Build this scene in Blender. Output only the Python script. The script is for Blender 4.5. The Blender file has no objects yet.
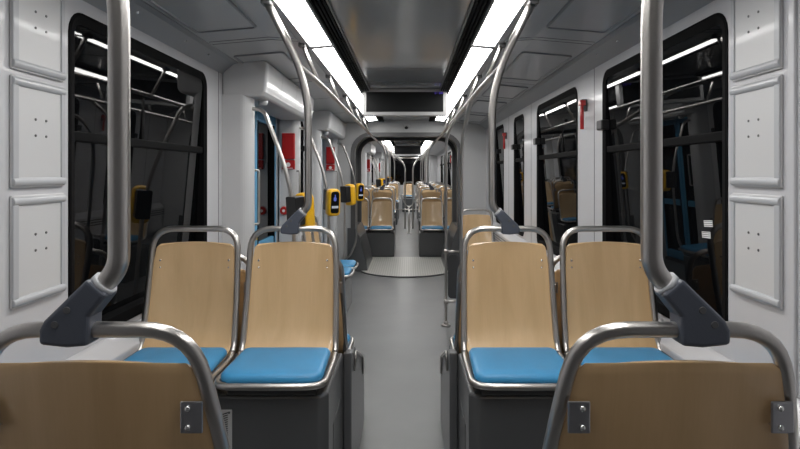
import bpy, math, random
from mathutils import Vector, Matrix
random.seed(7)
PI = math.pi
scn = bpy.context.scene
COL = scn.collection

# ------------------------------------------------------------------ materials
def new_mat(name):
    m = bpy.data.materials.new(name); m.use_nodes = True
    nt = m.node_tree
    return m, nt, nt.nodes['Principled BSDF']

def pmat(name, col, rough=0.4, metal=0.0, coat=0.0, bump=0.0, bscale=60, var=0.0, vscale=3, spec=0.5, emis=None, estr=0):
    m, nt, b = new_mat(name)
    b.inputs['Base Color'].default_value = (*col, 1)
    b.inputs['Roughness'].default_value = rough
    b.inputs['Metallic'].default_value = metal
    b.inputs['Coat Weight'].default_value = coat
    b.inputs['Coat Roughness'].default_value = 0.08
    b.inputs['Specular IOR Level'].default_value = spec
    tc = nt.nodes.new('ShaderNodeTexCoord')
    if var > 0:
        n = nt.nodes.new('ShaderNodeTexNoise'); n.inputs['Scale'].default_value = vscale; n.inputs['Detail'].default_value = 5
        nt.links.new(tc.outputs['Object'], n.inputs['Vector'])
        r = nt.nodes.new('ShaderNodeValToRGB')
        r.color_ramp.elements[0].position = 0.3; r.color_ramp.elements[1].position = 0.7
        r.color_ramp.elements[0].color = (*[c*(1-var) for c in col], 1)
        r.color_ramp.elements[1].color = (*[min(1, c*(1+var)) for c in col], 1)
        nt.links.new(n.outputs['Fac'], r.inputs['Fac']); nt.links.new(r.outputs['Color'], b.inputs['Base Color'])
    if bump > 0:
        n2 = nt.nodes.new('ShaderNodeTexNoise'); n2.inputs['Scale'].default_value = bscale; n2.inputs['Detail'].default_value = 3
        nt.links.new(tc.outputs['Object'], n2.inputs['Vector'])
        bp = nt.nodes.new('ShaderNodeBump'); bp.inputs['Strength'].default_value = bump; bp.inputs['Distance'].default_value = 0.002
        nt.links.new(n2.outputs['Fac'], bp.inputs['Height']); nt.links.new(bp.outputs['Normal'], b.inputs['Normal'])
    if emis:
        b.inputs['Emission Color'].default_value = (*emis, 1); b.inputs['Emission Strength'].default_value = estr
    return m

def wood_mat(name, c0, c1):
    m, nt, b = new_mat(name)
    tc = nt.nodes.new('ShaderNodeTexCoord'); mp = nt.nodes.new('ShaderNodeMapping')
    oi = nt.nodes.new('ShaderNodeObjectInfo')
    ad = nt.nodes.new('ShaderNodeVectorMath'); ad.operation = 'ADD'
    nt.links.new(tc.outputs['Object'], ad.inputs[0]); 
    cb = nt.nodes.new('ShaderNodeCombineXYZ'); mu = nt.nodes.new('ShaderNodeMath'); mu.operation = 'MULTIPLY'; mu.inputs[1].default_value = 7.0
    nt.links.new(oi.outputs['Random'], mu.inputs[0]); nt.links.new(mu.outputs[0], cb.inputs['X']); nt.links.new(cb.outputs[0], ad.inputs[1])
    nt.links.new(ad.outputs[0], mp.inputs['Vector'])
    mp.inputs['Scale'].default_value = (6, 2.0, 1.0)
    n = nt.nodes.new('ShaderNodeTexNoise'); n.inputs['Scale'].default_value = 1.6; n.inputs['Detail'].default_value = 7; n.inputs['Distortion'].default_value = 0.6
    nt.links.new(mp.outputs['Vector'], n.inputs['Vector'])
    mp2 = nt.nodes.new('ShaderNodeMapping'); mp2.inputs['Scale'].default_value = (160, 30, 6)
    nt.links.new(ad.outputs[0], mp2.inputs['Vector'])
    n2 = nt.nodes.new('ShaderNodeTexNoise'); n2.inputs['Scale'].default_value = 1.5; n2.inputs['Detail'].default_value = 3
    nt.links.new(mp2.outputs['Vector'], n2.inputs['Vector'])
    mx = nt.nodes.new('ShaderNodeMath'); mx.operation = 'MULTIPLY_ADD'; mx.inputs[1].default_value = 0.16
    nt.links.new(n2.outputs['Fac'], mx.inputs[0]); nt.links.new(n.outputs['Fac'], mx.inputs[2])
    r = nt.nodes.new('ShaderNodeValToRGB')
    r.color_ramp.elements[0].position = 0.42; r.color_ramp.elements[0].color = (*c0, 1)
    r.color_ramp.elements[1].position = 0.88; r.color_ramp.elements[1].color = (*c1, 1)
    nt.links.new(mx.outputs[0], r.inputs['Fac']); nt.links.new(r.outputs['Color'], b.inputs['Base Color'])
    b.inputs['Roughness'].default_value = 0.42; b.inputs['Coat Weight'].default_value = 0.5; b.inputs['Coat Roughness'].default_value = 0.06
    return m

def steel_mat(name, col=(.52,.50,.48), rough=0.31):
    m, nt, b = new_mat(name)
    b.inputs['Metallic'].default_value = 1; b.inputs['Base Color'].default_value = (*col, 1)
    tc = nt.nodes.new('ShaderNodeTexCoord'); n = nt.nodes.new('ShaderNodeTexNoise'); n.inputs['Scale'].default_value = 45; n.inputs['Detail'].default_value = 4
    nt.links.new(tc.outputs['Object'], n.inputs['Vector'])
    mr = nt.nodes.new('ShaderNodeMapRange'); mr.inputs['To Min'].default_value = rough-.015; mr.inputs['To Max'].default_value = rough+.02
    nt.links.new(n.outputs['Fac'], mr.inputs['Value']); nt.links.new(mr.outputs['Result'], b.inputs['Roughness'])
    return m

def glass_mat(name, tint=(.0045,.005,.006), rough=0.01):
    # dark tinted glazing: a mirror-like coat over nearly opaque tint
    m, nt, b = new_mat(name)
    nt.nodes.remove(b)
    out = nt.nodes['Material Output']
    tr = nt.nodes.new('ShaderNodeBsdfTransparent'); tr.inputs['Color'].default_value = (.25, .26, .28, 1)
    di = nt.nodes.new('ShaderNodeBsdfDiffuse'); di.inputs['Color'].default_value = (*tint, 1)
    m1 = nt.nodes.new('ShaderNodeMixShader'); m1.inputs['Fac'].default_value = 0.5
    nt.links.new(tr.outputs[0], m1.inputs[1]); nt.links.new(di.outputs[0], m1.inputs[2])
    gl = nt.nodes.new('ShaderNodeBsdfGlossy'); gl.inputs['Roughness'].default_value = rough
    fr = nt.nodes.new('ShaderNodeFresnel'); fr.inputs['IOR'].default_value = 1.36
    m2 = nt.nodes.new('ShaderNodeMixShader')
    nt.links.new(fr.outputs[0], m2.inputs['Fac']); nt.links.new(m1.outputs[0], m2.inputs[1]); nt.links.new(gl.outputs[0], m2.inputs[2])
    nt.links.new(m2.outputs[0], out.inputs['Surface'])
    return m

def clear_mat(name):
    m, nt, b = new_mat(name); nt.nodes.remove(b); out = nt.nodes['Material Output']
    tr = nt.nodes.new('ShaderNodeBsdfTransparent'); tr.inputs['Color'].default_value = (.9, .92, .92, 1)
    gl = nt.nodes.new('ShaderNodeBsdfGlossy'); gl.inputs['Roughness'].default_value = 0.03
    fr = nt.nodes.new('ShaderNodeFresnel'); fr.inputs['IOR'].default_value = 1.5
    m2 = nt.nodes.new('ShaderNodeMixShader')
    nt.links.new(fr.outputs[0], m2.inputs['Fac']); nt.links.new(tr.outputs[0], m2.inputs[1]); nt.links.new(gl.outputs[0], m2.inputs[2])
    nt.links.new(m2.outputs[0], out.inputs['Surface'])
    return m

def floor_mat():
    m, nt, b = new_mat('vinyl_floor')
    tc = nt.nodes.new('ShaderNodeTexCoord')
    n = nt.nodes.new('ShaderNodeTexNoise'); n.inputs['Scale'].default_value = 220; n.inputs['Detail'].default_value = 3
    nt.links.new(tc.outputs['Object'], n.inputs['Vector'])
    n3 = nt.nodes.new('ShaderNodeTexNoise'); n3.inputs['Scale'].default_value = 1.8; n3.inputs['Detail'].default_value = 6
    nt.links.new(tc.outputs['Object'], n3.inputs['Vector'])
    ad = nt.nodes.new('ShaderNodeMath'); ad.operation = 'MULTIPLY_ADD'; ad.inputs[1].default_value = .35
    nt.links.new(n.outputs['Fac'], ad.inputs[0]); nt.links.new(n3.outputs['Fac'], ad.inputs[2])
    r = nt.nodes.new('ShaderNodeValToRGB')
    r.color_ramp.elements[0].position = .4; r.color_ramp.elements[0].color = (.145, .149, .152, 1)
    r.color_ramp.elements[1].position = .95; r.color_ramp.elements[1].color = (.185, .189, .192, 1)
    nt.links.new(ad.outputs[0], r.inputs['Fac']); nt.links.new(r.outputs['Color'], b.inputs['Base Color'])
    b.inputs['Roughness'].default_value = 0.36
    bp = nt.nodes.new('ShaderNodeBump'); bp.inputs['Strength'].default_value = .15; bp.inputs['Distance'].default_value = .001
    nt.links.new(n.outputs['Fac'], bp.inputs['Height']); nt.links.new(bp.outputs['Normal'], b.inputs['Normal'])
    return m

def plate_mat():
    m, nt, b = new_mat('ribbed_plate')
    tc = nt.nodes.new('ShaderNodeTexCoord')
    w = nt.nodes.new('ShaderNodeTexWave'); w.wave_type = 'BANDS'; w.bands_direction = 'X'; w.inputs['Scale'].default_value = 9; w.inputs['Distortion'].default_value = 0
    nt.links.new(tc.outputs['Object'], w.inputs['Vector'])
    r = nt.nodes.new('ShaderNodeValToRGB')
    r.color_ramp.elements[0].position = .25; r.color_ramp.elements[0].color = (.42, .415, .385, 1)
    r.color_ramp.elements[1].position = .5; r.color_ramp.elements[1].color = (.52, .515, .48, 1)
    nt.links.new(w.outputs['Fac'], r.inputs['Fac']); nt.links.new(r.outputs['Color'], b.inputs['Base Color'])
    bp = nt.nodes.new('ShaderNodeBump'); bp.inputs['Strength'].default_value = .25; bp.inputs['Distance'].default_value = .004
    nt.links.new(w.outputs['Fac'], bp.inputs['Height']); nt.links.new(bp.outputs['Normal'], b.inputs['Normal'])
    b.inputs['Roughness'].default_value = .45
    return m

def emit_mat(name, col, s):
    m, nt, b = new_mat(name); nt.nodes.remove(b)
    e = nt.nodes.new('ShaderNodeEmission'); e.inputs['Color'].default_value = (*col, 1); e.inputs['Strength'].default_value = s
    nt.links.new(e.outputs[0], nt.nodes['Material Output'].inputs['Surface'])
    return m

M = dict(
    wall=pmat('wall_paint', (.54,.54,.56), .32, coat=.25, var=.02, bump=.04, bscale=40),
    cover=pmat('moulded_cover', (.56,.565,.575), .46, coat=.25, var=.02),
    side=pmat('side_ceiling_paint', (.46,.47,.48), .34, coat=.15, var=.02),
    cove=pmat('cove_grey', (.27,.28,.295), .35),
    ceil=pmat('centre_ceiling_gloss', (.33,.335,.34), .16, coat=.4, var=.05, vscale=1.2),
    dark=pmat('charcoal_plastic', (.045,.047,.05), .38, bump=.12, bscale=300),
    box=pmat('podium_grey', (.085,.088,.092), .33, coat=.15, bump=.15, bscale=320, var=.06),
    skirt=pmat('podium_side_grey', (.13,.134,.14), .33, coat=.1, bump=.1, bscale=320),
    frame=pmat('black_rubber', (.003,.003,.0035), .65, spec=.06),
    slot=pmat('slot_black', (.01,.01,.01), .6),
    bellows=pmat('bellows_grey', (.14,.14,.145), .6),
    rim=pmat('portal_rim_grey', (.09,.09,.093), .4),
    portal=pmat('portal_grey', (.45,.455,.46), .35),
    steel=steel_mat('brushed_steel'), steel2=steel_mat('bright_bolt', (.8,.8,.8), .2),
    brack=steel_mat('grey_bracket', (.42,.42,.44), .35),
    clamp=pmat('slate_clamp', (.075,.085,.11), .38, bump=.1, bscale=200),
    wood=wood_mat('birch_ply', (.56,.365,.18), (.70,.475,.255)),
    blue=pmat('blue_vinyl', (.035,.245,.48), .42, bump=.25, bscale=500, var=.05, vscale=8),
    yellow=pmat('yellow_plastic', (.86,.47,.012), .3, coat=.3),
    black=pmat('black_plastic', (.012,.012,.013), .35),
    red=pmat('red_plastic', (.42,.012,.012), .3, coat=.3),
    doorblue=pmat('door_blue', (.085,.33,.56), .35, coat=.2),
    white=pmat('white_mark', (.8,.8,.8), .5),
    glass=glass_mat('dark_glass'), clear=clear_mat('clear_cover'),
    panel=pmat('panel_white', (.58,.58,.585), .35, coat=.2),
    moulding=pmat('moulding_grey', (.44,.45,.47), .34, coat=.15),
    light=emit_mat('diffuser', (1.0,.985,.96), 19.0),
    housing=pmat('light_housing', (.35,.35,.355), .35),
    screen=pmat('screen_black', (.006,.0065,.007), .45, spec=.12),
    scr_blue=emit_mat('screen_blue', (.12,.08,.55), .8),
    icon=emit_mat('icon_blue', (.15,.2,.7), .6),
    icon_w=emit_mat('icon_white', (.75,.8,.9), .5),
    floor=floor_mat(), plate=plate_mat(),
    yellowmark=pmat('yellow_sticker', (.8,.6,.02), .5),
)

# ------------------------------------------------------------------ mesh builder
class MB:
    def __init__(s): s.v = []; s.f = []; s.sm = []; s.mi = []; s.cur = 0
    def add(s, vs, fs, smooth=False):
        o = len(s.v); s.v += [tuple(v) for v in vs]
        for f in fs: s.f.append([i+o for i in f]); s.sm.append(smooth); s.mi.append(s.cur)
        return s
    def box(s, x0, x1, y0, y1, z0, z1):
        v = [(x, y, z) for z in (z0, z1) for y in (y0, y1) for x in (x0, x1)]
        return s.add(v, [(0,2,3,1),(4,5,7,6),(0,1,5,4),(1,3,7,5),(3,2,6,7),(2,0,4,6)])
    def tube(s, pts, r, n=12, closed=False, cap=True):
        P = [Vector(p) for p in pts]; N = len(P); rings = []
        T = []
        for i in range(N):
            if closed: t = P[(i+1) % N]-P[i-1]
            else: t = P[min(i+1, N-1)]-P[max(i-1, 0)]
            T.append(t.normalized())
        up = Vector((0,0,1)) if abs(T[0].z) < .9 else Vector((0,1,0))
        u = T[0].cross(up).normalized()
        vs = []
        for i in range(N):
            if i > 0:
                u = (u - T[i]*u.dot(T[i])).normalized()
            w = T[i].cross(u)
            rr_ = r[i] if isinstance(r, (list, tuple)) else r
            for k in range(n):
                a = 2*PI*k/n
                vs.append(P[i]+u*math.cos(a)*rr_+w*math.sin(a)*rr_)
        fs = []
        for i in range(N if closed else N-1):
            j = (i+1) % N
            for k in range(n):
                k2 = (k+1) % n
                fs.append((i*n+k, i*n+k2, j*n+k2, j*n+k))
        if closed:   # best twist match not needed for planar-symmetric loops with small twist
            pass
        s.add(vs, fs, True)
        if not closed and cap:
            o = len(s.v)-len(vs)
            s.f.append([o+k for k in range(n)][::-1]); s.sm.append(False); s.mi.append(s.cur)
            s.f.append([o+(N-1)*n+k for k in range(n)]); s.sm.append(False); s.mi.append(s.cur)
        return s
    def cyl(s, a, b, r, n=16, r2=None):
        return s.tube([a, b], [r, r if r2 is None else r2], n)
    def ball(s, c, rx, ry, rz, n=14, m=8):
        vs = [(c[0], c[1], c[2]+rz)]
        for i in range(1, m):
            t = PI*i/m
            for k in range(n):
                a = 2*PI*k/n; vs.append((c[0]+rx*math.sin(t)*math.cos(a), c[1]+ry*math.sin(t)*math.sin(a), c[2]+rz*math.cos(t)))
        vs.append((c[0], c[1], c[2]-rz)); L = len(vs)-1
        fs = [(0, 1+k, 1+(k+1) % n) for k in range(n)]
        for i in range(m-2):
            for k in range(n):
                fs.append((1+i*n+k, 1+(i+1)*n+k, 1+(i+1)*n+(k+1) % n, 1+i*n+(k+1) % n))
        fs += [(L, 1+(m-2)*n+(k+1) % n, 1+(m-2)*n+k) for k in range(n)]
        return s.add(vs, fs, True)
    def loft(s, loops, smooth=True, cap=True):
        n = len(loops[0]); vs = [p for l in loops for p in l]; fs = []
        for i in range(len(loops)-1):
            for k in range(n):
                fs.append((i*n+k, i*n+(k+1) % n, (i+1)*n+(k+1) % n, (i+1)*n+k))
        s.add(vs, fs, smooth)
        if cap:
            o = len(s.v)-len(vs)
            s.f.append([o+k for k in range(n)][::-1]); s.sm.append(False); s.mi.append(s.cur)
            s.f.append([o+(len(loops)-1)*n+k for k in range(n)]); s.sm.append(False); s.mi.append(s.cur)
        return s
    def prism(s, poly, axis, a, b):
        """poly of 2-D points extruded along axis; axis 'x': (y,z), 'y': (x,z), 'z': (x,y)"""
        def mk(p, t):
            return (t, p[0], p[1]) if axis == 'x' else (p[0], t, p[1]) if axis == 'y' else (p[0], p[1], t)
        return s.loft([[mk(p, a) for p in poly], [mk(p, b) for p in poly]], smooth=False)
    def build(s, name, mat, parent=None, bevel=0, seg=2, loc=None, mats=None):
        me = bpy.data.meshes.new(name); me.from_pydata(s.v, [], s.f)
        me.polygons.foreach_set('use_smooth', s.sm)
        for m in (mats or [mat]): me.materials.append(m)
        me.polygons.foreach_set('material_index', s.mi)
        me.update()
        import bmesh as _b
        bm = _b.new(); bm.from_mesh(me); _b.ops.recalc_face_normals(bm, faces=bm.faces); bm.to_mesh(me); bm.free()
        o = bpy.data.objects.new(name, me); COL.objects.link(o)
        if parent: o.parent = parent
        if loc: o.location = loc
        if bevel:
            md = o.modifiers.new('bevel', 'BEVEL'); md.width = bevel; md.segments = seg; md.limit_method = 'ANGLE'; md.angle_limit = math.radians(40)
            md.harden_normals = False
        return o

def path(pts, steps=8):
    """pts: list of (x,y,z[,r]); corners with r are rounded"""
    out = []
    n = len(pts)
    for i, p in enumerate(pts):
        P = Vector(p[:3]); r = p[3] if len(p) > 3 else 0
        if r <= 0 or i in (0, n-1): out.append(P); continue
        A = Vector(pts[i-1][:3]); B = Vector(pts[i+1][:3])
        la, lb = (A-P).length, (B-P).length
        t = min(r, la*.499, lb*.499)
        a = P+(A-P).normalized()*t; b = P+(B-P).normalized()*t
        for k in range(steps+1):
            q = k/steps
            # blend of quadratic curve, slightly rounder
            out.append(a*(1-q)**2 + P*2*q*(1-q) + b*q*q)
    res = [out[0]]
    for q in out[1:]:
        if (q-res[-1]).length > 1e-4: res.append(q)
    return res

def rr(x0, x1, y0, y1, r, n=5, inset=0.0):
    x0 += inset; x1 -= inset; y0 += inset; y1 -= inset
    r = r if isinstance(r, (list, tuple)) else [r]*4
    r = [max(q-inset, .0005) for q in r]
    c = [(x1-r[0], y0+r[0], -PI/2, r[0]), (x1-r[1], y1-r[1], 0, r[1]), (x0+r[2], y1-r[2], PI/2, r[2]), (x0+r[3], y0+r[3], PI, r[3])]
    out = []
    for cx, cy, a0, q in c:
        for k in range(n+1):
            a = a0+PI/2*k/n; out.append((cx+q*math.cos(a), cy+q*math.sin(a)))
    return out

def tag(o, label=None, cat=None, group=None, kind=None):
    if label: o['label'] = label
    if cat: o['category'] = cat
    if group: o['group'] = group
    if kind: o['kind'] = kind
    return o
def empty(name, loc=(0,0,0), rz=0):
    o = bpy.data.objects.new(name, None); COL.objects.link(o); o.location = loc; o.rotation_euler = (0, 0, rz); o.empty_display_size = .1
    return o
def copy_tree(o, parent=None):
    c = o.copy(); COL.objects.link(c)
    if parent: c.parent = parent
    for ch in list(o.children): copy_tree(ch, c)
    return c
TRIM = [0]
def trim_name():
    TRIM[0] += 1; return 'trim_%d' % TRIM[0]

W = 1.22        # half width of the saloon at the walls
Y0, Y1 = -2.4, 24.0
YP1, YP2 = 8.80, 10.0   # the two portals of the joint

# ------------------------------------------------------------------ floor
f = MB().box(-W-.05, W+.05, Y0, Y1, -.08, 0)
tag(f.build('floor', M['floor']), 'grey vinyl floor running the length of the tram aisle', 'floor', kind='structure')
# articulation plate
pl = [(.68, 10.2), (-.68, 10.2)]
arc = []
for k in range(25):
    x = -.68+1.36*k/24; arc.append((x, 8.98-math.sqrt(max(.74**2-x*x, 0))))
pts = [(-.68, 10.2)] + arc + [(.68, 10.2)]
o = MB().prism(pts, 'z', .002, .012).build('turntable_plate', M['plate'])
tag(o, 'pale ribbed metal floor plate with a curved front edge at the tram joint', 'floor plate')
rimp = MB().tube([(x, y, .010) for x, y in arc], .011, 6).build('edge_strip', M['rim'], o)

# ------------------------------------------------------------------ walls with window openings
ZW0, ZW1 = .84, 2.115
WT = 2.17
def wall(side, spans, wins, doors, name, label):
    """side -1/+1; solid wall with rounded window holes"""
    m = MB(); X = side*W; XO = side*(W+.06)
    def quad(y0, y1, z0, z1):
        m.box(min(X, XO), max(X, XO), y0, y1, z0, z1)
    for (a, b) in spans:
        ws = [w for w in wins if w[0] >= a and w[1] <= b]
        y = a
        for (w0, w1) in ws:
            c0, c1 = w0-.03, w1+.03
            if c0 > y: quad(y, c0, 0, WT)
            # ring
            n = 5
            hole = rr(w0, w1, ZW0, ZW1, .09, n)
            outer = []
            corners = [(c1, 0), (c1, WT), (c0, WT), (c0, 0)]
            for ci in range(4):
                for k in range(n+1): outer.append(corners[ci])
            L = [[(X, p[0], p[1]) for p in outer], [(X, p[0], p[1]) for p in hole],
                 [(X+side*.012, p[0], p[1]) for p in rr(w0, w1, ZW0, ZW1, .09, n, inset=-.0)], [(XO, p[0], p[1]) for p in hole]]
            m.loft(L, smooth=False, cap=False)
            y = c1
        if b > y: quad(y, b, 0, WT)
    o = m.build(name, M['wall'])
    # lintels above doors
    return tag(o, label, 'wall', kind='structure')
wins_L = [(2.125, 3.58), (5.98, 6.85), (10.5, 12.0), (12.5, 14.0), (17.0, 18.4), (18.8, 20.2)]
wins_R = [(2.125, 3.50), (4.02, 5.30), (5.89, 6.46), (7.15, 7.80), (10.4, 11.8), (12.3, 13.7), (14.2, 15.6), (16.1, 17.5), (18.0, 19.4), (19.9, 21.3)]
doors_L = [(4.05, 5.58), (7.15, 8.55), (14.75, 16.30), (20.55, 22.1)]
wall(-1, [(Y0, 4.05), (5.58, 7.15), (8.55, YP1), (YP2, 14.75), (16.30, 20.55), (22.1, Y1)], wins_L, doors_L, 'wall_left', 'light grey painted left side wall of the tram with windows and doors')
wall(1, [(Y0, YP1), (YP2, Y1)], wins_R, [], 'wall_right', 'light grey painted right side wall of the tram with a row of windows')

ordn = ['first', 'second', 'third', 'fourth', 'fifth', 'sixth', 'seventh', 'eighth', 'ninth', 'tenth']
wn = 0
def window(side, w, label, mull=None, latch=True):
    global wn; wn += 1
    y0, y1 = w; X = side*W
    e = empty('window_%d' % wn, (X, (y0+y1)/2, ZW0)); tag(e, label, 'window', kind='structure')
    cy, cz = (y0+y1)/2, ZW0
    m = MB(); n = 6
    def loop(x, ins): return [(side*x, p[0]-cy, p[1]-cz) for p in rr(y0, y1, ZW0, ZW1, .09, n, inset=ins)]
    m.loft([loop(.055, .001), loop(-.004, .001), loop(-.006, .012), loop(.002, .045), loop(.035, .05), loop(.055, .05), loop(.055, .001)], smooth=False, cap=False)
    m.build('window_frame', M['frame'], e)
    g = MB(); 
    def tilt(L): return [(p[0]-side*(p[2]-.64)*.045, p[1], p[2]) for p in L]
    g.loft([tilt(loop(.031, .04)), tilt(loop(.035, .04))], smooth=False); g.build('pane', M['glass'], e)
    h = y1-y0
    zt = 1.64-cz
    MB().box(*sorted((side*.008, side*.034)), -h/2+.04, h/2-.04, zt-.020, zt+.020).build('transom', M['frame'], e, .006)
    if h > .8:
        my = (mull-cy) if mull else -.02
        MB().box(*sorted((side*.014, side*.034)), my-.014, my+.014, zt, ZW1-.04-cz).build('mullion', M['frame'], e, .004)
    if latch and h > .5:
        MB().box(*sorted((side*-.03, side*.02)), h/2-.06, h/2+.035, 1.76-cz, 1.82-cz).build('latch', M['black'], e, .008)
    return e
placeL = ['large dark window on the left wall beside the nearest facing seats', 'small dark window on the left wall between the two near doors',
          'dark window on the left wall just beyond the joint', 'dark window on the left wall before the third door',
          'dark window on the left wall just past the third door', 'dark window on the left wall before the farthest door']
for w, l in zip(wins_L, placeL): window(-1, w, l, 2.76 if w[0] < 3 else None, latch=w[0] > 3)
placeR = ['large near window on the right wall with two barcode stickers on its glass',
          'dark window on the right wall next to the large near one', 'narrow dark window on the right wall, nearer of the two narrow ones',
          'narrow dark window on the right wall, farther of the two narrow ones', 'first dark window on the right wall beyond the joint']
placeR += ['%s dark window on the right wall beyond the joint' % q for q in ordn[1:6]]
for i, (w, l) in enumerate(zip(wins_R, placeR)):
    window(1, w, l, {0: 2.76, 1: 4.48}.get(i))

# ------------------------------------------------------------------ ceiling
# profile pieces (x,z) for one side, mirrored
def strip(m, prof, side, y0, y1, t=.02):
    a = [(side*x, z) for x, z in prof]; b = [(side*x, z+t) for x, z in prof][::-1]
    m.prism(a+b, 'y', y0, y1)
cm = MB()
for (a, b) in ((Y0, YP1), (YP2, Y1)):
    for s in (-1, 1):
        cm.cur = 0
        strip(cm, [(.585, 2.264), (.76, 2.276), (1.11, 2.246)], s, a, b)
        cm.cur = 1
        strip(cm, [(1.11, 2.240), (1.14, 2.232), (W+.01, WT-.012)], s, a, b)
    cm.cur = 2
    cm.box(-.335, .335, a, b, 2.30, 2.33)
    cm.cur = 0
    for s in (-1, 1):
        strip(cm, [(.335, 2.305), (.585, 2.30)], s, a, b)
tag(cm.build('ceiling', None, mats=[M['side'], M['cove'], M['ceil']]), 'grey tram ceiling with a glossy flat centre and sloping sides', 'ceiling', kind='structure')
# centre panel joints and end piece
tm = MB()
for y in (1.2, 4.42): tm.box(-.335, .335, y-.004, y+.004, 2.2985, 2.301)
tm.box(-.34, -.33, Y0, 5.45, 2.285, 2.30).box(.33, .34, Y0, 5.45, 2.285, 2.30)
tag(tm.build(trim_name(), M['rim']), 'dark joint lines of the glossy centre ceiling', 'ceiling trim', kind='structure')

# side ceiling hatches
def hatch(side, y0, y1, label):
    x0, x1 = .76, 1.085
    e = empty('ceiling_hatch', (side*(x0+x1)/2, (y0+y1)/2, 2.27)); tag(e, label, 'ceiling hatch', 'hatches in the side ceilings')
    cx, cy = side*(x0+x1)/2, (y0+y1)/2
    def zc(x):
        x = abs(x)
        return 2.276-(x-.76)/.35*.030
    def lp(ins, dz):
        xs = sorted((side*x0, side*x1))
        return [(p[0]-cx, p[1]-cy, zc(p[0])+dz-2.27) for p in rr(xs[0], xs[1], y0, y1, .03, 4, inset=ins)]
    MB().loft([lp(0, .002), lp(0.002, -.010), lp(.012, -.010), lp(.014, -.003)], smooth=False, cap=False).build('hatch_rim', M['cove'], e)
    MB().loft([lp(.013, .001), lp(.014, -.004)], smooth=False).build('hatch_panel', M['side'], e)
for i, (a, b) in enumerate([(.3, 1.45), (1.75, 3.05), (3.66, 4.64), (5.0, 5.75), (6.1, 7.2), (7.5, 8.4)]):
    nm = ['above the camera end', 'over the nearest seats', 'past the first grab pole', 'fourth from the front of the picture', 'fifth from the front of the picture', 'just before the joint'][i]
    hatch(1, a, b, 'grey framed hatch in the right side ceiling, ' + nm)
    if i in (0, 1, 2): hatch(-1, a, b, 'grey framed hatch in the left side ceiling, ' + nm)
# ceiling joints across side panels
j = MB()
for y in (3.28, 3.34, 4.86, 5.92, 7.35):
    for s in (-1, 1):
        strip(j, [(.605, 2.2635), (.76, 2.2745), (1.10, 2.2455)], s, y-.004, y+.004, .003)
tag(j.build(trim_name(), M['rim']), 'dark joints across the side ceilings', 'ceiling trim', kind='structure')
# cove screws
for s in (-1, 1):
    sc = MB()
    for y in (1.5, 2.0, 2.55, 3.1, 3.45):
        sc.ball((s*1.165, y, 2.213), .009, .009, .007, 8, 4)
    tag(sc.build(trim_name(), M['steel2']), 'row of small screws along the %s cove' % ('left' if s < 0 else 'right'), 'screws', kind='structure')

# vent grilles beside the centre panel
def grille(s, a, b, label):
    g = MB(); g.box(*sorted((s*.338, s*.416)), a, b, 2.296, 2.302); g.cur = 1
    for i in range(4):
        x = .347+i*.020; xs = sorted((s*(x-.004), s*(x+.005)))
        g.box(xs[0], xs[1], a, b, 2.278, 2.297)
    y = a+.5
    while y < b:
        g.box(*sorted((s*.339, s*.416)), y-.006, y+.006, 2.284, 2.297); y += .75
    return tag(g.build('ceiling_vent', None, mats=[M['slot'], M['frame']]), label, 'vent', 'long ceiling vents')
for s in (-1, 1):
    n_ = 'left' if s < 0 else 'right'
    grille(s, Y0+.05, YP1-.05, 'long black slatted ceiling vent along the %s edge of the near centre panel' % n_)
    grille(s, YP2+.1, Y1-.3, 'long black slatted ceiling vent on the %s beyond the joint' % n_)

# light strips
def light(s, a, b, label):
    e = empty('ceiling_light', (s*.49, (a+b)/2, 2.26)); tag(e, label, 'ceiling light', 'long light strips along the ceiling')
    h = (b-a)/2
    def pr(p, mat, nm, y0=-h, y1=h):
        return MB().prism([(s*(x-.49), z-2.26) for x, z in p], 'y', y0, y1).build(nm, mat, e)
    pr([(.424, 2.270), (.548, 2.258), (.550, 2.272), (.426, 2.284)], M['light'], 'diffuser', -h+.016, h-.016)
    m = MB()
    for p in ([(.416, 2.300), (.416, 2.267), (.424, 2.267), (.424, 2.300)], [(.549, 2.300), (.549, 2.254), (.585, 2.254), (.602, 2.264), (.602, 2.300)]):
        m.prism([(s*(x-.49), z-2.26) for x, z in p], 'y', -h, h)
    for y in (-h, h-.012):
        m.prism([(s*(x-.49), z-2.26) for x, z in [(.423, 2.269), (.549, 2.257), (.549, 2.29), (.423, 2.29)]], 'y', y, y+.012)
    m.build('housing', M['housing'], e)
for s in (-1, 1):
    n_ = 'left' if s < 0 else 'right'
    for (a, b, w) in ((.30, 3.462, 'the nearest'), (3.508, YP1-.40, 'passing the display to the joint'), (YP2+.06, 16.9, 'just beyond the joint'), (16.91, Y1-.1, 'the farthest')):
        light(s, a, b, 'white strip light on the %s of the ceiling, %s' % (n_, w))

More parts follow.
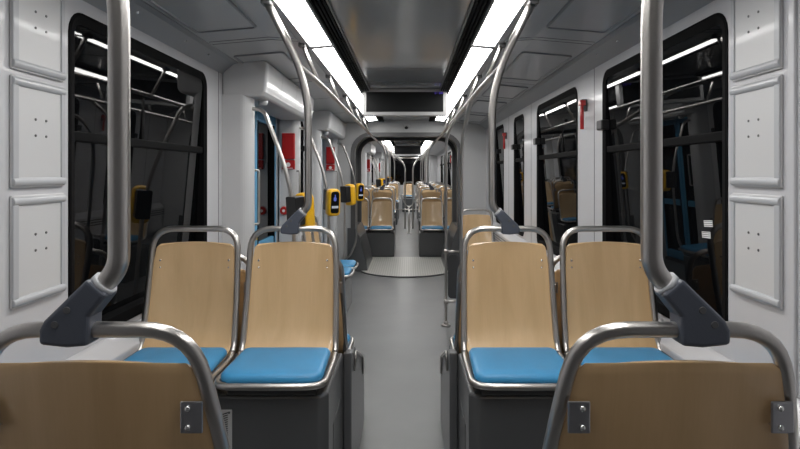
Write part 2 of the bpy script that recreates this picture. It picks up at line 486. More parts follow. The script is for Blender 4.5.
# ------------------------------------------------------------------ portals and bellows
def portal(y0, y1, label, name, near=False):
    m = MB()
    X = W+.05; n = 8
    prof = []
    hw, zt, r = .85, 2.12, .30
    # opening outline from bottom-left up and over
    half = [(.66, 0), (.68, .16), (.78, .50), (hw, .66)]
    top = [(hw-r+r*math.cos(a), zt-r+r*math.sin(a)) for a in [PI/2*k/n for k in range(n+1)]]
    right = half+top
    outl = [(x, z) for x, z in right] + [(-x, z) for x, z in right[::-1]]
    outer = []
    for (x, z) in outl:
        if abs(x) < hw-r+.001 and z > zt-.01: outer.append((x, 2.34))
        elif z > .6: outer.append((math.copysign(X, x), z if z < zt-r else min(2.34, z+.12)))
        else: outer.append((math.copysign(X, x), z))
    m.loft([[(p[0], y0, p[1]) for p in outer], [(p[0], y1, p[1]) for p in outer]], smooth=False, cap=False)
    # front and back faces as strips
    for yy in (y0, y1):
        for i in range(len(outl)-1):
            a, b, c, d = outl[i], outl[i+1], outer[i+1], outer[i]
            m.add([(q[0], yy, q[1]) for q in (a, b, c, d)], [(0, 1, 2, 3)])
    # fill upper corner
    for sx in (-1, 1):
        m.box(*sorted((sx*.56, sx*X)), y0+.001, y1-.001, zt+.02, 2.34)
    o = m.build(name, M['portal']); tag(o, label, 'joint portal', kind='structure')
    rim = MB()
    def ins(d): # outline inset
        h2 = [(.66-d, 0), (.68-d, .16), (.78-d, .50), (hw-d, .66)]
        t2 = [(hw-r+(r-d)*math.cos(a), zt-r+(r-d)*math.sin(a)) for a in [PI/2*k/n for k in range(n+1)]]
        q = h2+t2; return q+[(-x, z) for x, z in q[::-1]]
    A, B = ins(0), ins(.065)
    for i in range(len(A)-1):
        q = [A[i], A[i+1], B[i+1], B[i]]
        rim.add([(p[0], y0-.02, p[1]) for p in q]+[(p[0], y1+.02, p[1]) for p in q], [(0,1,2,3),(4,7,6,5),(0,4,5,1),(3,2,6,7)])
    rm = rim.build('portal_rim', M['rim'], o)
    if not near: return
    ft = MB()
    for sx in (-1, 1):
        ft.prism([(sx*.595, 0), (sx*.615, .16), (sx*.715, .50), (sx*.785, .66), (sx*.90, .66), (sx*.90, 0)], 'y', y0-.03, YP2-.12)
    ft.build('portal_foot', M['box'], o)
portal(YP1, YP1+.10, 'grey rounded archway at the near side of the tram joint', trim_name(), True)
portal(YP2-.10, YP2, 'grey rounded archway at the far side of the tram joint', trim_name())
b = MB()
for s in (-1, 1):
    k = YP1+.1
    poly = []
    N = 12; L = YP2-.1-k
    for i in range(2*N+1):
        poly.append((s*(.86+(.05 if i % 2 else 0)), k+L*i/(2*N)))
    poly += [(s*.98, YP2-.1), (s*.98, k)]
    b.prism(poly, 'z', 0, 2.2)
b.box(-.98, .98, k, YP2-.1, 2.13, 2.2)
tag(b.build('bellows', M['bellows']), 'folded dark grey bellows lining the joint between the two archways', 'bellows')

# end and rear walls
m = MB(); m.box(-W, -.72, Y1-.06, Y1, 0, 2.32).box(.72, W, Y1-.06, Y1, 0, 2.32).box(-.72, .72, Y1-.06, Y1, 0, 1.0).box(-.72, .72, Y1-.06, Y1, 2.2, 2.32)
tag(m.build('wall_front', M['portal']), 'grey end wall of the tram far away around a black window', 'wall', kind='structure')
wn += 1
e = empty('window_%d' % wn, (0, Y1-.03, 1.0)); tag(e, 'black end window of the tram at the far end of the aisle', 'window', kind='structure')
MB().box(-.72, .72, -.01, .01, .0, 1.2).build('pane', M['glass'], e)
m = MB(); m.box(-.72, .72, -.035, .02, 0, .04).box(-.72, .72, -.035, .02, 1.16, 1.2).box(-.72, -.68, -.035, .02, .04, 1.16).box(.68, .72, -.035, .02, .04, 1.16)
m.build('window_frame', M['frame'], e)
tag(MB().box(-W, W, Y0-.06, Y0, 0, 2.32).build('wall_back', M['wall']), 'grey end wall behind the camera', 'wall', kind='structure')

# ------------------------------------------------------------------ wall trim: seams and sill ledges
m = MB()
for s, ys in ((-1, (1.70, 3.80)), (1, (1.70, 3.66, 5.55, 6.80, 8.2))):
    for y in ys: m.box(*sorted((s*(W-.0015), s*(W+.01))), y-.003, y+.003, .0, WT)
tag(m.build(trim_name(), M['rim']), 'thin dark vertical seams in the side walls', 'wall seam', kind='structure')
for s, spans in ((-1, ((Y0, 3.85), (5.78, 7.0), (YP2, 14.5), (16.5, 20.4))), (1, ((Y0, YP1-.01), (YP2, Y1-.1)))):
    m = MB()
    for a, b in spans:
        m.prism([(s*(W-.001), .40), (s*(W-.001), .82), (s*(W-.02), .82), (s*(W-.085), .76), (s*(W-.085), .40)], 'y', a, b)
    o = tag(m.build(trim_name(), M['wall'], bevel=.008), 'light grey sloping ledge under the %s windows' % ('left' if s < 0 else 'right'), 'window ledge', kind='structure')
    r_ = MB()
    for a, b in spans:
        for z in (.725, .695, .665): r_.box(*sorted((s*(W-.089), s*(W-.084))), a+.02, b-.02, z-.006, z+.006)
    r_.build('ledge_ribs', M['rim'], o)
    o.data.name = o.name

# advert panels with four screw holes on the near pillars
def poster(s, y0, y1, z0, z1, label):
    cy, cz = (y0+y1)/2, (z0+z1)/2
    e = empty('advert_frame', (s*(W-.002), cy, z0)); tag(e, label, 'frame', 'empty frames on the near wall pillars')
    h, v = (y1-y0)/2, (z1-z0)
    X = lambda d: -s*d
    def bx(m, d0, d1, a, b, c, d): m.box(*sorted((X(d0), X(d1))), a, b, c, d)
    m = MB(); bx(m, 0, .008, -h, h, 0, v); m.build('back_panel', M['panel'], e, .003)
    m = MB()
    m.loft([[(X(.006+.012*math.sin(PI*k/8)), y, .004+.030*(1-math.cos(PI*k/8))/2) for k in range(9)] for y in (-h, h)], smooth=False)
    m.loft([[(X(.006+.012*math.sin(PI*k/8)), y, v-.004-.030*(1-math.cos(PI*k/8))/2) for k in range(9)] for y in (-h, h)], smooth=False)
    bx(m, .004, .013, -h, -h+.028, .03, v-.03); bx(m, .004, .013, h-.022, h, .03, v-.03)
    m.build('moulding', M['moulding'], e, .003)
    for a in (-.028, .028):
        for c in (-.027, .027):
            MB().cyl((X(.0075), a+.005, v/2+c+.02), (X(.0100), a+.005, v/2+c+.02), .0045, 10).build('screw_hole', M['rim'], e)
for s, nm in ((-1, 'left'), (1, 'right')):
    for z0, z1, w in ((1.83, 2.155, 'topmost of the three'), (1.452, 1.812, 'middle of the three'), (1.068, 1.428, 'lowest of the three')):
        poster(s, 1.81, 2.085, z0, z1, 'light grey framed blank panel on the near %s wall pillar, %s' % (nm, w))
for s in (-1, 1):  # thin inner post beside the frames
    m = MB(); m.box(*sorted((s*(W-.012), s*(W+.001))), 1.745, 1.775, .82, WT)
    tag(m.build(trim_name(), M['wall'], bevel=.004), 'raised grey strip beside the %s wall frames' % ('left' if s < 0 else 'right'), 'wall strip', kind='structure')

# small white marks with dark stripes on the right window glass
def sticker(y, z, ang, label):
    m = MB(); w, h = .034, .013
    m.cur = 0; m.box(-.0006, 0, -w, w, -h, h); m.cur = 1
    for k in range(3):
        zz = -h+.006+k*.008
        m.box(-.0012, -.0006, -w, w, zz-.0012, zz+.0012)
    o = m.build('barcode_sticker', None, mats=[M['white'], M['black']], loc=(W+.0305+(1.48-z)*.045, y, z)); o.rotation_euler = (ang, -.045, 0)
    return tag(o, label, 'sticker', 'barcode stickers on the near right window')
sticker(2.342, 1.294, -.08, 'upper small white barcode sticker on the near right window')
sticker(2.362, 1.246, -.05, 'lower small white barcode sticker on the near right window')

# ------------------------------------------------------------------ seats
def make_seat(wide=False):
    e = empty('tram_seat')
    # tubular hoop, closed loop
    R = [(0,0,.54), (.192,0,.54,.115), (.199,-.045,.25,.15), (.203,-.10,.03,.12), (.204,-.16,-.004,.06), (.206,-.484,0,.075), (0,-.488,0)]
    if wide: R = [(0,0,.53), (.170,0,.53,.10), (.213,-.035,.31,.12), (.232,-.10,.03,.12), (.232,-.16,-.004,.06), (.232,-.484,0,.075), (0,-.488,0)]
    Lh = [(-p[0], *p[1:]) for p in R[1:-1]][::-1]
    P = path(R+Lh+[R[0]], 7)[:-1]
    MB().tube(P, .0134, 14, closed=True).build('tube_frame', M['steel'], e)
    # plywood shell
    prof = [(-.008,.480,.158), (-.008,.4775,.165), (-.009,.473,.1705), (-.009,.467,.174), (-.010,.460,.1755), (-.018,.40,.182), (-.032,.30,.188), (-.050,.20,.193), (-.072,.11,.196), (-.092,.055,.196),
            (-.120,.020,.190), (-.155,.004,.184), (-.22,0,.182), (-.33,0,.182), (-.43,-.004,.182), (-.455,-.012,.180)]
    nu = 20; vs = []
    for i, (y, z, hw) in enumerate(prof):
        back = max(0, min(1, (z-.02)/.1))
        for k in range(nu+1):
            u = -1+2*k/nu
            zz = z - .012*u*u*max(0, (z-.38)/.10)
            kk = (.000+.013*max(0, min(1, (.46-z)/.12))) if wide else 0
            vs.append((u*(hw+kk), y+.018*(1-u*u)*back, zz))
    fs = [(i*(nu+1)+k, i*(nu+1)+k+1, (i+1)*(nu+1)+k+1, (i+1)*(nu+1)+k) for i in range(len(prof)-1) for k in range(nu)]
    s = MB().add(vs, fs, True).build('plywood_shell', M['wood'], e)
    md = s.modifiers.new('solid', 'SOLIDIFY'); md.thickness = .011; md.offset = 0
    md = s.modifiers.new('bevel', 'BEVEL'); md.width = .002; md.segments = 2; md.limit_method = 'ANGLE'; md.angle_limit = math.radians(50)
    # cushion
    def lp(ins, z):
        out = []
        for (x, y) in rr(-.197, .197, -.468, -.118, [.055, .04, .04, .055], 6, ins):
            tp = (-.118-y)/.344
            out.append((x*(.955+.045*tp), y, z-.006*max(0, tp-.7)/.3))
        return out
    c = MB().loft([lp(.012, .006), lp(.003, .010), lp(0, .018), lp(.002, .030), lp(.009, .038), lp(.022, .042), lp(.06, .0435)])
    c.build('cushion', M['blue'], e)
    # brackets with bolts
    for sx in (-1, 1):
        dx_ = -.008 if wide else 0
        bm_ = MB().box(*sorted((sx*(.160+dx_), sx*(.198+dx_))), .000, .005, .356, .410)
        b = bm_.build('bracket', M['brack'], e, .004)
        for z in (.367, .399):
            MB().cyl((sx*(.172+dx_), .002, z), (sx*.155, -.021, z), .003, 8).ball((sx*(.174+dx_), .007, z), .0055, .004, .0055, 10, 6).ball((sx*.155, -.021, z), .0050, .003, .0050, 10, 6).build('bolt', M['steel2'], b)
    # under-seat carrier
    MB().box(-.17, .17, -.43, -.10, -.055, -.022).build('seat_carrier', M['dark'], e, .008)
    return e
seat0 = make_seat(); used = [False]; near0 = make_seat(True); nused = [False]
def seat(x, y, z, rz, label, group):
    src, fl = (near0, nused) if y < 2 else (seat0, used)
    o = copy_tree(src) if fl[0] else src
    fl[0] = True
    o.location = (x, y, z); o.rotation_euler = (0, 0, rz)
    tag(o, label, 'seat', group)
    return o
G1 = 'plywood tram seats with blue cushions'
AW = PI
for s, nm in ((-1, 'left'), (1, 'right')):
    seat(s*.497, .97, .706, AW, 'plywood seat back seen from behind, largest at the bottom %s, with a clamped grab pole' % nm, G1)
Z2 = .706
seat(-.485, 2.62, Z2, 0, 'blue-cushioned plywood seat facing the camera, left of the aisle, grab pole clamped on top', G1)
seat(-.93, 2.62, Z2, 0, 'plywood seat with blue cushion facing the camera beside the near left window', G1)
seat(.485, 2.62, Z2, 0, 'blue-cushioned plywood seat facing the camera, right of the aisle, grab pole clamped on top', G1)
seat(.93, 2.62, Z2, 0, 'plywood seat with blue cushion facing the camera beside the near right window', G1)
for s, nm in ((-1, 'left'), (1, 'right')):
    seat(s*.485, 2.82, .555, AW, 'seat back to back behind the near aisle seat on the %s, mostly hidden' % nm, G1)
    seat(s*.93, 2.82, .555, AW, 'seat back to back behind the near window seat on the %s, mostly hidden' % nm, G1)
seat(-1.03, 5.95, .465, PI/2, 'sideways seat at the left wall between the two near doors, nearer cushion', G1)
seat(-1.03, 6.42, .465, PI/2, 'sideways seat at the left wall between the two near doors, farther cushion', G1)
seat(.90, 7.35, .49, 0, 'single plywood seat against the right wall just before the joint', G1)
for s, nm in ((-1, 'left'), (1, 'right')):
    seat(s*.462, 10.70, .49, 0, 'low plywood seat facing the camera just beyond the joint, %s aisle seat' % nm, G1)
    seat(s*.908, 10.70, .49, 0, 'low plywood seat facing the camera just beyond the joint, %s window seat' % nm, G1)
def row(s, y, rz, w):
    nm = 'left' if s < 0 else 'right'
    for x, k in ((.462, 'aisle'), (.908, 'window')):
        seat(s*x, y, .66, rz, '%s side %s seat of the %s beyond the joint' % (nm, k, w), G1)
row(-1, 10.93, AW, 'raised row turned away'); row(1, 10.93, AW, 'raised row turned away')
for s, ys in ((-1, ((12.75, 0, 'second facing row'), (12.98, AW, 'second row turned away'), (17.1, 0, 'third facing row'), (17.33, AW, 'third row turned away'), (19.2, 0, 'fourth facing row'))),
              (1, ((12.75, 0, 'second facing row'), (12.98, AW, 'second row turned away'), (14.9, 0, 'third facing row'), (15.13, AW, 'third row turned away'), (17.1, 0, 'fourth facing row'), (17.33, AW, 'fourth row turned away'), (19.2, 0, 'fifth facing row')))):
    for y, rz, w in ys: row(s, y, rz, w)
seat(0.02, 22.6, .60, 0, 'tiny plywood seat in the middle of the far end of the tram', G1)

# ------------------------------------------------------------------ podiums (seat boxes)
def podium(s, x0, y0, y1, z, label, chamfer=0.0, skirt=None, vent=None, x1=W-.09, back=None):
    e = empty('seat_box', (s*(x0+x1)/2, (y0+y1)/2, 0)); tag(e, label, 'seat box', 'dark grey seat boxes')
    cx, cy = s*(x0+x1)/2, (y0+y1)/2
    c = chamfer
    pl = [(s*x0-cx+s*c, y0-cy), (s*x0-cx, y0-cy+c*1.2), (s*x0-cx, y1-cy), (s*x1-cx, y1-cy), (s*x1-cx, y0-cy)]
    if not c: pl = pl[1:] ; pl[0] = (s*x0-cx, y0-cy)
    bd = MB().prism(pl, 'z', 0, z)
    if back: bd.box(*sorted((s*x0-cx, s*x1-cx)), y1-cy-.01, back[0]-cy, 0, back[1])
    bd.build('body', M['box'], e, .012, 3)
    if skirt:
        xs, a, b, zs = skirt
        m = MB()
        q = [(a-cy, 0), (a-cy, zs+.22), (a+.12-cy, zs+.20), (b-.15-cy, zs), (b-cy, zs-.07), (b-cy, 0)]
        xx = sorted((s*xs-cx, s*x0-cx))
        m.prism(q, 'x', xx[0], xx[1]); m.build('side_skirt', M['skirt'], e, .008)
        xi = s*(xs-.004)-cx
        MB().tube(path([(xi, a+.10-cy, zs+.10), (xi-s*.004, a+.14-cy, zs+.185, .02), (xi-s*.004, b-.20-cy, zs+.02, .02), (xi, b-.14-cy, zs-.10)]), .006, 8).build('edge_bar', M['steel'], e)
        # inspection panel outline on the side
        m = MB()
        m.box(*sorted((s*(x0-.002)-cx, s*(x0+.003)-cx)), y0+.16-cy, y0+.42-cy, .22, .47)
        m.build('inspection_panel', M['dark'], e, .002)
    if vent:
        vx = vent - cx
        g = MB(); w, h = .0375, .075; zc = .52; y = y0-cy
        g.box(vx-w, vx+w, y-.004, y+.001, zc-h, zc+h); pv = g.build('vent_plate', M['portal'], e, .002)
        q = MB()
        for k in range(14):
            zz = zc-.055+k*.0085
            q.add([(vx-.022, y-.0047, zz-.007), (vx+.022, y-.0047, zz+.007), (vx+.022, y-.0047, zz+.011), (vx-.022, y-.0047, zz-.003)], [(0,1,2,3)])
            q.add([(vx-.022, y-.0041, zz-.007), (vx+.022, y-.0041, zz+.007), (vx+.022, y-.0041, zz+.011), (vx-.022, y-.0041, zz-.003)], [(3,2,1,0)])
        q.build('slots', M['slot'], pv)
        q = MB()
        for dz in (-.065, .065):
            for dx in (-.027, .027): q.ball((vx+dx, y-.005, zc+dz), .005, .003, .005, 8, 5)
        q.build('screws', M['rim'], pv)
    return e
for s, nm in ((-1, 'left'), (1, 'right')):
    podium(s, .285, 1.02, 1.55, .648, 'dark grey box carrying the nearest %s seats turned away' % nm)
    podium(s, .272, 2.20, 2.73, .648, 'dark grey box under the facing seats on the %s side of the aisle' % nm, .03, (.232, 2.72, 3.50, .43), -.674 if s < 0 else None, back=(3.36, .497))
    podium(s, .225, 10.30, 10.76, .43, 'dark box under the first %s seats beyond the joint' % nm, back=(11.45, .60))
    podium(s, .30, 12.30, 13.45, .60, 'dark box under the second %s seats beyond the joint' % nm)
podium(1, .30, 14.45, 15.6, .60, 'dark box under the third right seats beyond the joint')
podium(1, .30, 16.65, 17.8, .60, 'dark box under the fourth right seats beyond the joint')
podium(-1, .30, 16.65, 17.8, .60, 'dark box under the third left seats beyond the joint')
for s, nm in ((-1, 'left'), (1, 'right')): podium(s, .30, 18.75, 19.4, .60, 'dark box under the last %s seats' % nm)
podium(-1, .62, 5.86, 6.66, .38, 'dark box under the two sideways seats on the left wall')
podium(1, .71, 6.85, 7.55, .38, 'dark box under the single seat before the joint', x1=W-.09)
tag(MB().box(-.22, .26, 22.1, 22.75, 0, .50).build('seat_box', M['box'], bevel=.01), 'dark box under the tiny seat at the far end', 'seat box', 'dark grey seat boxes')

# ------------------------------------------------------------------ clamped grab poles
def clamp_pole(s, xs, y, zt, label):
    """pole clamped to the hoop top of the seat centred at xs; s=+1 right side"""
    e = empty('grab_pole', (xs, y, zt)); tag(e, label, 'grab pole', 'grab poles clamped to seat backs')
    d = -s  # towards the aisle
    X = lambda v: d*v
    P = path([(X(.022), 0, .060), (X(.066), 0, .100, .055), (X(.066), 0, 1.92-zt, .24), (s*.583-xs, -.10, 2.25-zt)], 12)
    MB().tube(P, .0172, 16).build('pole', M['steel'], e)
    poly = [(X(-.056), -.020), (X(-.056), .004), (X(-.048), .020), (X(.024), .090), (X(.056), .062), (X(.027), .026), (X(.025), -.022), (X(-.01), -.025)]
    c = MB().prism(poly, 'y', -.024, .024).build('clamp', M['clamp'], e, .007, 3)
    for (a, b_) in ((-.028, .014), (-.008, .038)):
        MB().cyl((X(a), -.0258, b_), (X(a), .0258, b_), .0062, 12).build('bolt', M['rim'], c, .001)
    dx, dz = .70, .72
    MB().cyl((X(.037), 0, .0735), (X(.0445), 0, .0805), .0218, 16).build('collar', M['moulding'], c)
    MB().box(s*.583-xs-.022, s*.583-xs+.022, -.13, -.07, 2.235-zt, 2.262-zt).build('ceiling_bracket', M['rim'], e, .005)
clamp_pole(-1, -.515, .97, 1.236, 'thick near steel pole rising from the seat at bottom left')
clamp_pole(1, .515, .97, 1.236, 'thick near steel pole rising from the seat at bottom right')
clamp_pole(-1, -.485, 2.62, 1.246, 'curved steel pole rising from the left aisle seat that faces the camera')
clamp_pole(1, .485, 2.62, 1.246, 'curved steel pole rising from the right aisle seat that faces the camera')
for s, nm in ((-1, 'left'), (1, 'right')):
    clamp_pole(s, s*.462, 10.93, 1.20, 'curved steel pole on the first raised row beyond the joint, %s side' % nm)
    clamp_pole(s, s*.462, 12.98, 1.20, 'curved steel pole on the second raised row beyond the joint, %s side' % nm)
    clamp_pole(s, s*.462, 17.33, 1.20, 'curved steel pole far down the tram, %s side' % nm)
clamp_pole(1, .462, 15.13, 1.20, 'curved steel pole on the third raised row beyond the joint, right side')

# overhead ladder rails
def ladder(s, a, b, ys, label, start=True):
    e = empty('overhead_grab_rail', (s*.49, (a+b)/2, 2.03)); tag(e, label, 'grab rail', 'overhead grab rails')
    cy = (a+b)/2
    p0 = [(s*(.462-.49), a-cy, 1.985-2.03), (0, a+.9-cy, 0, .4)] if start else [(0, a-cy, 0), (0, a-cy, 0)]
    P = path(p0[:-1 if not start else None]+[(0, b-cy, 0)])
    MB().tube(P, .0165, 12).build('rail', M['steel'], e)
    for y in ys:
        h = MB().tube(path([(s*.095, y-cy, .225), (s*.07, y-cy, .165, .02), (0, y-cy, 0)]), .0125, 10).build('hanger', M['steel'], e)
        MB().box(s*.095-.02, s*.095+.02, y-cy-.025, y-cy+.025, .205, .232).build('foot', M['rim'], h, .005)
for s, nm in ((-1, 'left'), (1, 'right')):
    ladder(s, 2.60, 9.40, [3.37, 4.46, 5.60, 6.65, 7.7], 'long overhead steel rail with slanted hangers on the %s, before the joint' % nm)
    ladder(s, 9.405, 23.93, [10.5, 11.6, 12.6, 13.7, 14.8, 15.9, 17.0, 18.1, 19.2, 20.3, 21.4], 'long overhead steel rail with slanted hangers on the %s, beyond the joint' % nm, False)

# free-standing poles near the right side before the joint
def tubes(name, pts, r, label, cat='grab pole', group=None, parts=()):
    o0 = Vector(pts[0][:3])
    e = empty(name, o0); tag(e, label, cat, group)
    q = [tuple(Vector(p[:3])-o0)+tuple(p[3:]) for p in pts]
    MB().tube(path(q, 10), r, 12).build('pole', M['steel'], e)
    return e, o0
e, o0 = tubes('grab_pole', [(.402, 5.64, 0), (.402, 5.64, 1.86, .22), (.49, 5.40, 2.03)], .014, 'slim steel pole standing on the aisle floor at the right with a round foot')
MB().cyl((0,0,0), (0,0,.018), .045, 20, .04).cyl((0,0,.018), (0,0,.05), .022, 16).build('foot', M['steel'], e)
for z in (.68+.05, .24):
    c = MB().cyl((0, 0, z), (.13, 0, z), .012, 12).cyl((0, 0, z-.022), (0, 0, z+.022), .022, 14).build('connector', M['steel'], e)
o = MB().loft([[(x, y_, z) for x, z in rr(.422, .530, .27, .70, .04, 5)] for y_ in (5.636, 5.644)], smooth=False).build('draught_screen', M['dark'])
tag(o, 'dark rounded screen panel between the slim right poles', 'screen panel')
tubes('grab_pole', [(.552, 5.64, .0), (.552, 5.64, 1.80, .45), (.49, 4.15, 2.03)], .0165, 'steel pole right of the aisle that bends forward into the overhead rail')

# ------------------------------------------------------------------ doors, columns, covers, validators
def door(i, y0, y1, label):
    e = empty('door_%d' % i, (-W-.06, (y0+y1)/2, 0)); tag(e, label, 'door', kind='structure')
    cy = (y0+y1)/2
    for k, (a, b) in enumerate(((y0, cy-.006), (cy+.006, y1))):
        a -= cy; b -= cy
        m = MB(); st = .075
        X0, X1 = -.02, .03
        m.box(X0, X1, a, a+st, .04, 2.05).box(X0, X1, b-st, b, .04, 2.05).box(X0, X1, a+st, b-st, 1.95, 2.05).box(X0, X1, a+st, b-st, .04, .16).box(X0, X1, a+st, b-st, .82, .90)
        lf = m.build('door_leaf', M['doorblue'], e, .008)
        MB().box(-.003, .003, a+st-.005, b-st+.005, .15, 1.96).build('pane', M['glass'], lf)
        m = MB()
        for q in (a+st, b-st-.022): m.box(.0, .034, q, q+.022, .16, 1.95)
        m.build('seal', M['frame'], lf)
    MB().box(-.04, .05, -cy+y0-.03, y1-cy+.03, 2.05, 2.16).box(-.04, .05, y0-cy-.03, y1-cy+.03, 0, .035).build('door_frame', M['rim'], e)
def column(y0, y1, where, front=True):
    e = empty('door_column', (-1.12, (y0+y1)/2, 0)); tag(e, 'light grey rounded column at ' + where, 'column', 'columns beside the doors')
    cy = (y0+y1)/2
    MB().loft([[(x+1.12, y-cy, z) for x, y in rr(-W-.02, -1.035, y0, y1, [.06, .05, .005, .005], 6)] for z in (0, 2.03)], smooth=False).build('shell', M['cover'], e)
    yb = y1-cy if front else y0-cy
    xh = -1.02+1.12
    hy = (y1-cy+.01) if front else (y0-cy-.01)
    MB().tube(path([(xh-.03, hy-.02 if front else hy+.02, 1.14), (xh, hy, 1.14, .02), (xh, hy, 1.52, .02), (xh-.03, hy-.02 if front else hy+.02, 1.52)]), .009, 8).build('handle', M['steel'], e)
def cover(y0, y1, where):
    e = empty('door_cover', (-1.06, (y0+y1)/2, 2.01)); tag(e, 'light grey moulded overhead box above ' + where, 'overhead box', 'boxes above the doors')
    cy = (y0+y1)/2
    pr = [(-W, 2.262), (-.935, 2.262), (-.905, 2.235), (-.925, 2.045), (-.95, 2.015), (-W, 2.015)]
    MB().loft([[(x+1.06, y-cy, z-2.01) for x, z in pr] for y in (y0, y1)], smooth=False).build('shell', M['cover'], e, .02, 4)
    m = MB()
    for y in (y0+.45, y0+1.0):
        if y < y1-.2: m.add([(-.9045+1.06, y-cy-.002, .222), (-.9045+1.06, y-cy+.002, .222), (-.9245+1.06, y-cy+.002, .04), (-.9245+1.06, y-cy-.002, .04)], [(0,1,2,3)])
    m.build('seam', M['rim'], e)
    MB().cyl((-1.0+1.06, y0+.22-cy, -.03), (-1.0+1.06, y0+.22-cy, .01), .03, 16, .04).build('sensor', M['moulding'], e)
def val_pole(y, ycol, where, col_side):
    tubes('grab_pole', [(-1.05, ycol, 1.945), (-.95, y, 1.93, .06), (-.745, y, 1.38, .35), (-.745, y, .48, .12), (-.86, y, .22, .1), (-1.05, ycol, .20)], .0145, 'bowed steel pole at ' + where + ', carrying a validator', 'grab pole', 'bowed poles beside the doors')
def make_validator():
    e = empty('ticket_validator')
    def lp(y, ins, hw=.064, hz=.132, dz=0):
        return [(x, y, z+dz) for x, z in rr(-hw, hw, -hz, hz, [.038, .05, .05, .038], 6, ins)]
    b = MB().loft([lp(-.055, .012), lp(-.065, .003), lp(-.10, 0), lp(-.125, .001), lp(-.138, .006), lp(-.146, .016), lp(-.147, .022)])
    body = b.build('body', M['yellow'], e)
    def sp(y, ins): return [(x, y, z) for x, z in rr(-.043, .043, -.100, .108, [.022, .030, .030, .022], 6, ins)]
    scr = MB().loft([sp(-.140, 0), sp(-.149, 0), sp(-.151, .004)], smooth=False).build('screen', M['screen'], e)
    m = MB().loft([[(x, y, z) for x, z in rr(-.016, .012, .015, .055, .012, 4)] for y in (-.1515, -.1522)], smooth=False)
    m.box(-.006, .004, -.1522, -.1515, .05, .078); m.build('blue_icon', M['icon'], scr)
    MB().box(-.034, .034, -.1522, -.1515, -.052, -.030).build('white_label', M['icon_w'], scr)
    MB().loft([[(x, y, z) for x, z in rr(-.048, .048, -.085, .115, .012, 4)] for y in (-.058, .028)], smooth=False).build('mount', M['black'], e, .004)
    return e
val0 = make_validator(); vused = [False]
def validator(y, ang, label, x=-.745):
    o = copy_tree(val0) if vused[0] else val0
    vused[0] = True
    o.location = (x, y, 1.225); o.rotation_euler = (math.radians(4 if ang < 90 else -4), 0, math.radians(ang)); tag(o, label, 'ticket validator', 'yellow validators')
    return o
dn = ['the first left door', 'the second left door', 'the third left door', 'the farthest left door']
for i, (a, b) in enumerate(doors_L):
    door(i+1, a, b, ['blue-framed double door with dark glass on the left, nearest', 'blue-framed double door on the left just before the joint', 'blue-framed double door on the left beyond the joint', 'blue-framed double door at the far left'][i])
    column(a-.18, a, 'the near side of ' + dn[i], True)
    column(b+.0, b+.17, 'the far side of ' + dn[i], False)
    cover(a-.18, b+.17, dn[i])
    val_pole(a-.12, a-.09, 'the near side of ' + dn[i], 0)
    val_pole(b+.04, b+.08, 'the far side of ' + dn[i], 0)
    validator(a-.12, 145, 'yellow ticket validator turned away on the near pole of ' + dn[i])
    validator(b+.04, 32, 'yellow ticket validator, screen facing the camera, on the far pole of ' + dn[i])
    # red equipment on the far column
    y = b
    def rb(z0, z1, nm, lab, cat, mark):
        m = MB().box(-.0625, .0625, -.035, 0, 0, z1-z0); q = m.build(nm, M['red'], bevel=.006, loc=(-1.125, y-.001, z0)); tag(q, lab, cat)
        if mark: MB().cyl((.0, -.037, .045), (.0, -.034, .045), .022, 16).box(-.045, .045, -.037, -.034, .008, .014).build('white_symbol', M['white'], q)
        else: MB().box(-.055, .055, -.038, -.034, .02, z1-z0-.02).build('lid', M['red'], q, .006)
    rb(1.635, 1.885, 'emergency_box', 'tall red box on the far column of ' + dn[i], 'emergency box', False)
    rb(1.535, 1.625, 'alarm_panel', 'small red panel with white symbol under the tall red box of ' + dn[i], 'alarm panel', True)
    if i < 2:
        q = MB().cyl((0, 0, 0), (0, -.03, 0), .043, 20, .036).build('stop_button', M['red'], loc=(-1.17, y-.001, 1.135)); tag(q, 'round red button low on the column at ' + dn[i], 'button')
        MB().cyl((0, -.030, 0), (0, -.034, 0), .014, 14).build('centre_cap', M['white'], q)
# small yellow sticker on blue frame
q = MB().box(-.001, 0.001, -.02, .02, -.035, .035).build('warning_sticker', M['yellowmark'], loc=(-W-.0285, 4.86, .97)); tag(q, 'small yellow sticker low on the blue frame of the first door', 'sticker')

# emergency hammers on the right wall
def hammer(y, label):
    e = empty('emergency_hammer', (W-.002, y, 1.79)); tag(e, label, 'emergency hammer', 'red hammers between the right windows')
    MB().box(-.035, .004, .005, .05, .12, .20).build('holder', M['rim'], e, .006)
    m = MB().tube(path([(-.030, .015, 0), (-.030, .015, .165)]), .013, 10).box(-.05, -.012, -.012, .035, .155, .19)
    m.build('hammer', M['red'], e, .003)
hammer(3.80, 'red hammer on the right wall pillar beside the large near window'); hammer(6.92, 'red hammer on the right wall between the two narrow windows')
hammer(12.05, 'red hammer on the right wall beyond the joint, first'); hammer(13.95, 'red hammer on the right wall beyond the joint, second'); hammer(15.85, 'red hammer on the right wall beyond the joint, third')

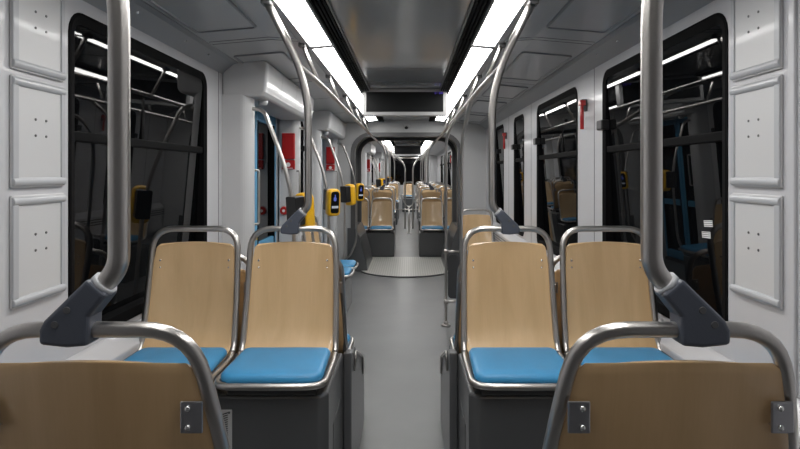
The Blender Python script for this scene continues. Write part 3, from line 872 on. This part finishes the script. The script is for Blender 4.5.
# ------------------------------------------------------------------ displays, camera
def display(y, hw, z0, z1, label, mark):
    e = empty('display', (0, y, z0)); tag(e, label, 'display'); h = z1-z0
    MB().box(-hw, hw, 0, .09, 0, h).build('casing', M['housing'], e, .006, 3)
    s_ = MB().box(-hw+.034, hw-.034, -.004, .001, .036, h-.028).build('screen', M['screen'], e, .003)
    if mark:
        m = MB(); x = hw-.115
        # four small glyphs of a clock readout
        for g, ch in enumerate('0:00'):
            gx = x+g*.020
            if ch == ':':
                m.box(gx+.003, gx+.006, -.0055, -.0042, h-.043, h-.040).box(gx+.003, gx+.006, -.0055, -.0042, h-.036, h-.033)
            else:
                m.box(gx, gx+.003, -.0055, -.0042, h-.048, h-.029).box(gx+.010, gx+.013, -.0055, -.0042, h-.048, h-.029)
                m.box(gx, gx+.013, -.0055, -.0042, h-.048, h-.045).box(gx, gx+.013, -.0055, -.0042, h-.032, h-.029)
        m.build('readout', M['scr_blue'], s_)
    return e
display(5.46, .40, 2.045, 2.298, 'wide black ceiling display in a grey casing over the aisle, before the joint', True)
display(16.4, .40, 2.00, 2.298, 'second wide black ceiling display far beyond the joint', False)
e = empty('security_camera', (0, YP1-.03, 2.20)); tag(e, 'small dark dome camera on the grey beam above the joint archway', 'camera')
MB().box(-.045, .045, -.03, .03, -.0, .035).build('housing', M['portal'], e, .008)
MB().ball((0, -.01, -.005), .028, .028, .028).build('dome', M['black'], e)

# ------------------------------------------------------------------ centre post with loop far down the aisle
e = empty('aisle_post', (.04, 14.2, 0)); tag(e, 'thin steel post in the middle of the far aisle with a rounded fork loop', 'post')
MB().cyl((0,0,0), (0,0,.66), .016, 12).cyl((0,0,0), (0,0,.02), .05, 16, .045).build('pole', M['steel'], e)
MB().tube(path([(-.17,0,.98,.0), (-.17,0,.90,.05), (-.10,0,.72,.09), (0,0,.655,.06), (.10,0,.72,.09), (.17,0,.90,.05), (.17,0,.98)]), .014, 10).build('loop', M['steel'], e)
MB().cyl((-.30,0,.60), (.30,0,.60), .013, 10).build('crossbar', M['steel'], e)
for s, nm in ((-1, 'left'), (1, 'right')):
    tubes('grab_pole', [(.04+s*.105, 15.5, 0), (.04+s*.105, 15.5, 1.74, .22), (.04+s*.38, 15.5, 1.98, .1), (s*.56, 15.5, 2.25)], .020, 'steel pole with an outward bent top in the far aisle, %s of the pair' % nm, 'grab pole', 'pair of poles in the far aisle')
tubes('grab_pole', [(-.49, 20.35, 2.03), (.49, 20.35, 2.03)], .016, 'thin steel bar across the aisle at the far end', 'grab rail')

# ------------------------------------------------------------------ world, camera, view
w = bpy.data.worlds.new('night'); scn.world = w; w.use_nodes = True
w.node_tree.nodes['Background'].inputs['Color'].default_value = (.004, .005, .007, 1)
w.node_tree.nodes['Background'].inputs['Strength'].default_value = 1.0
cd = bpy.data.cameras.new('camera'); cam = bpy.data.objects.new('camera', cd); COL.objects.link(cam)
cam.location = (.04, 0, 1.5); cam.rotation_euler = (PI/2, 0, 0)
cd.sensor_width = 36; cd.lens = 575*36/800; cd.shift_x = -9/800; cd.shift_y = -51.5/800; cd.clip_start = .05
scn.camera = cam
scn.view_settings.view_transform = 'Standard'; scn.view_settings.look = 'None'; scn.view_settings.gamma = 1
scn.view_settings.use_curve_mapping = False; scn.view_settings.exposure = -0.02
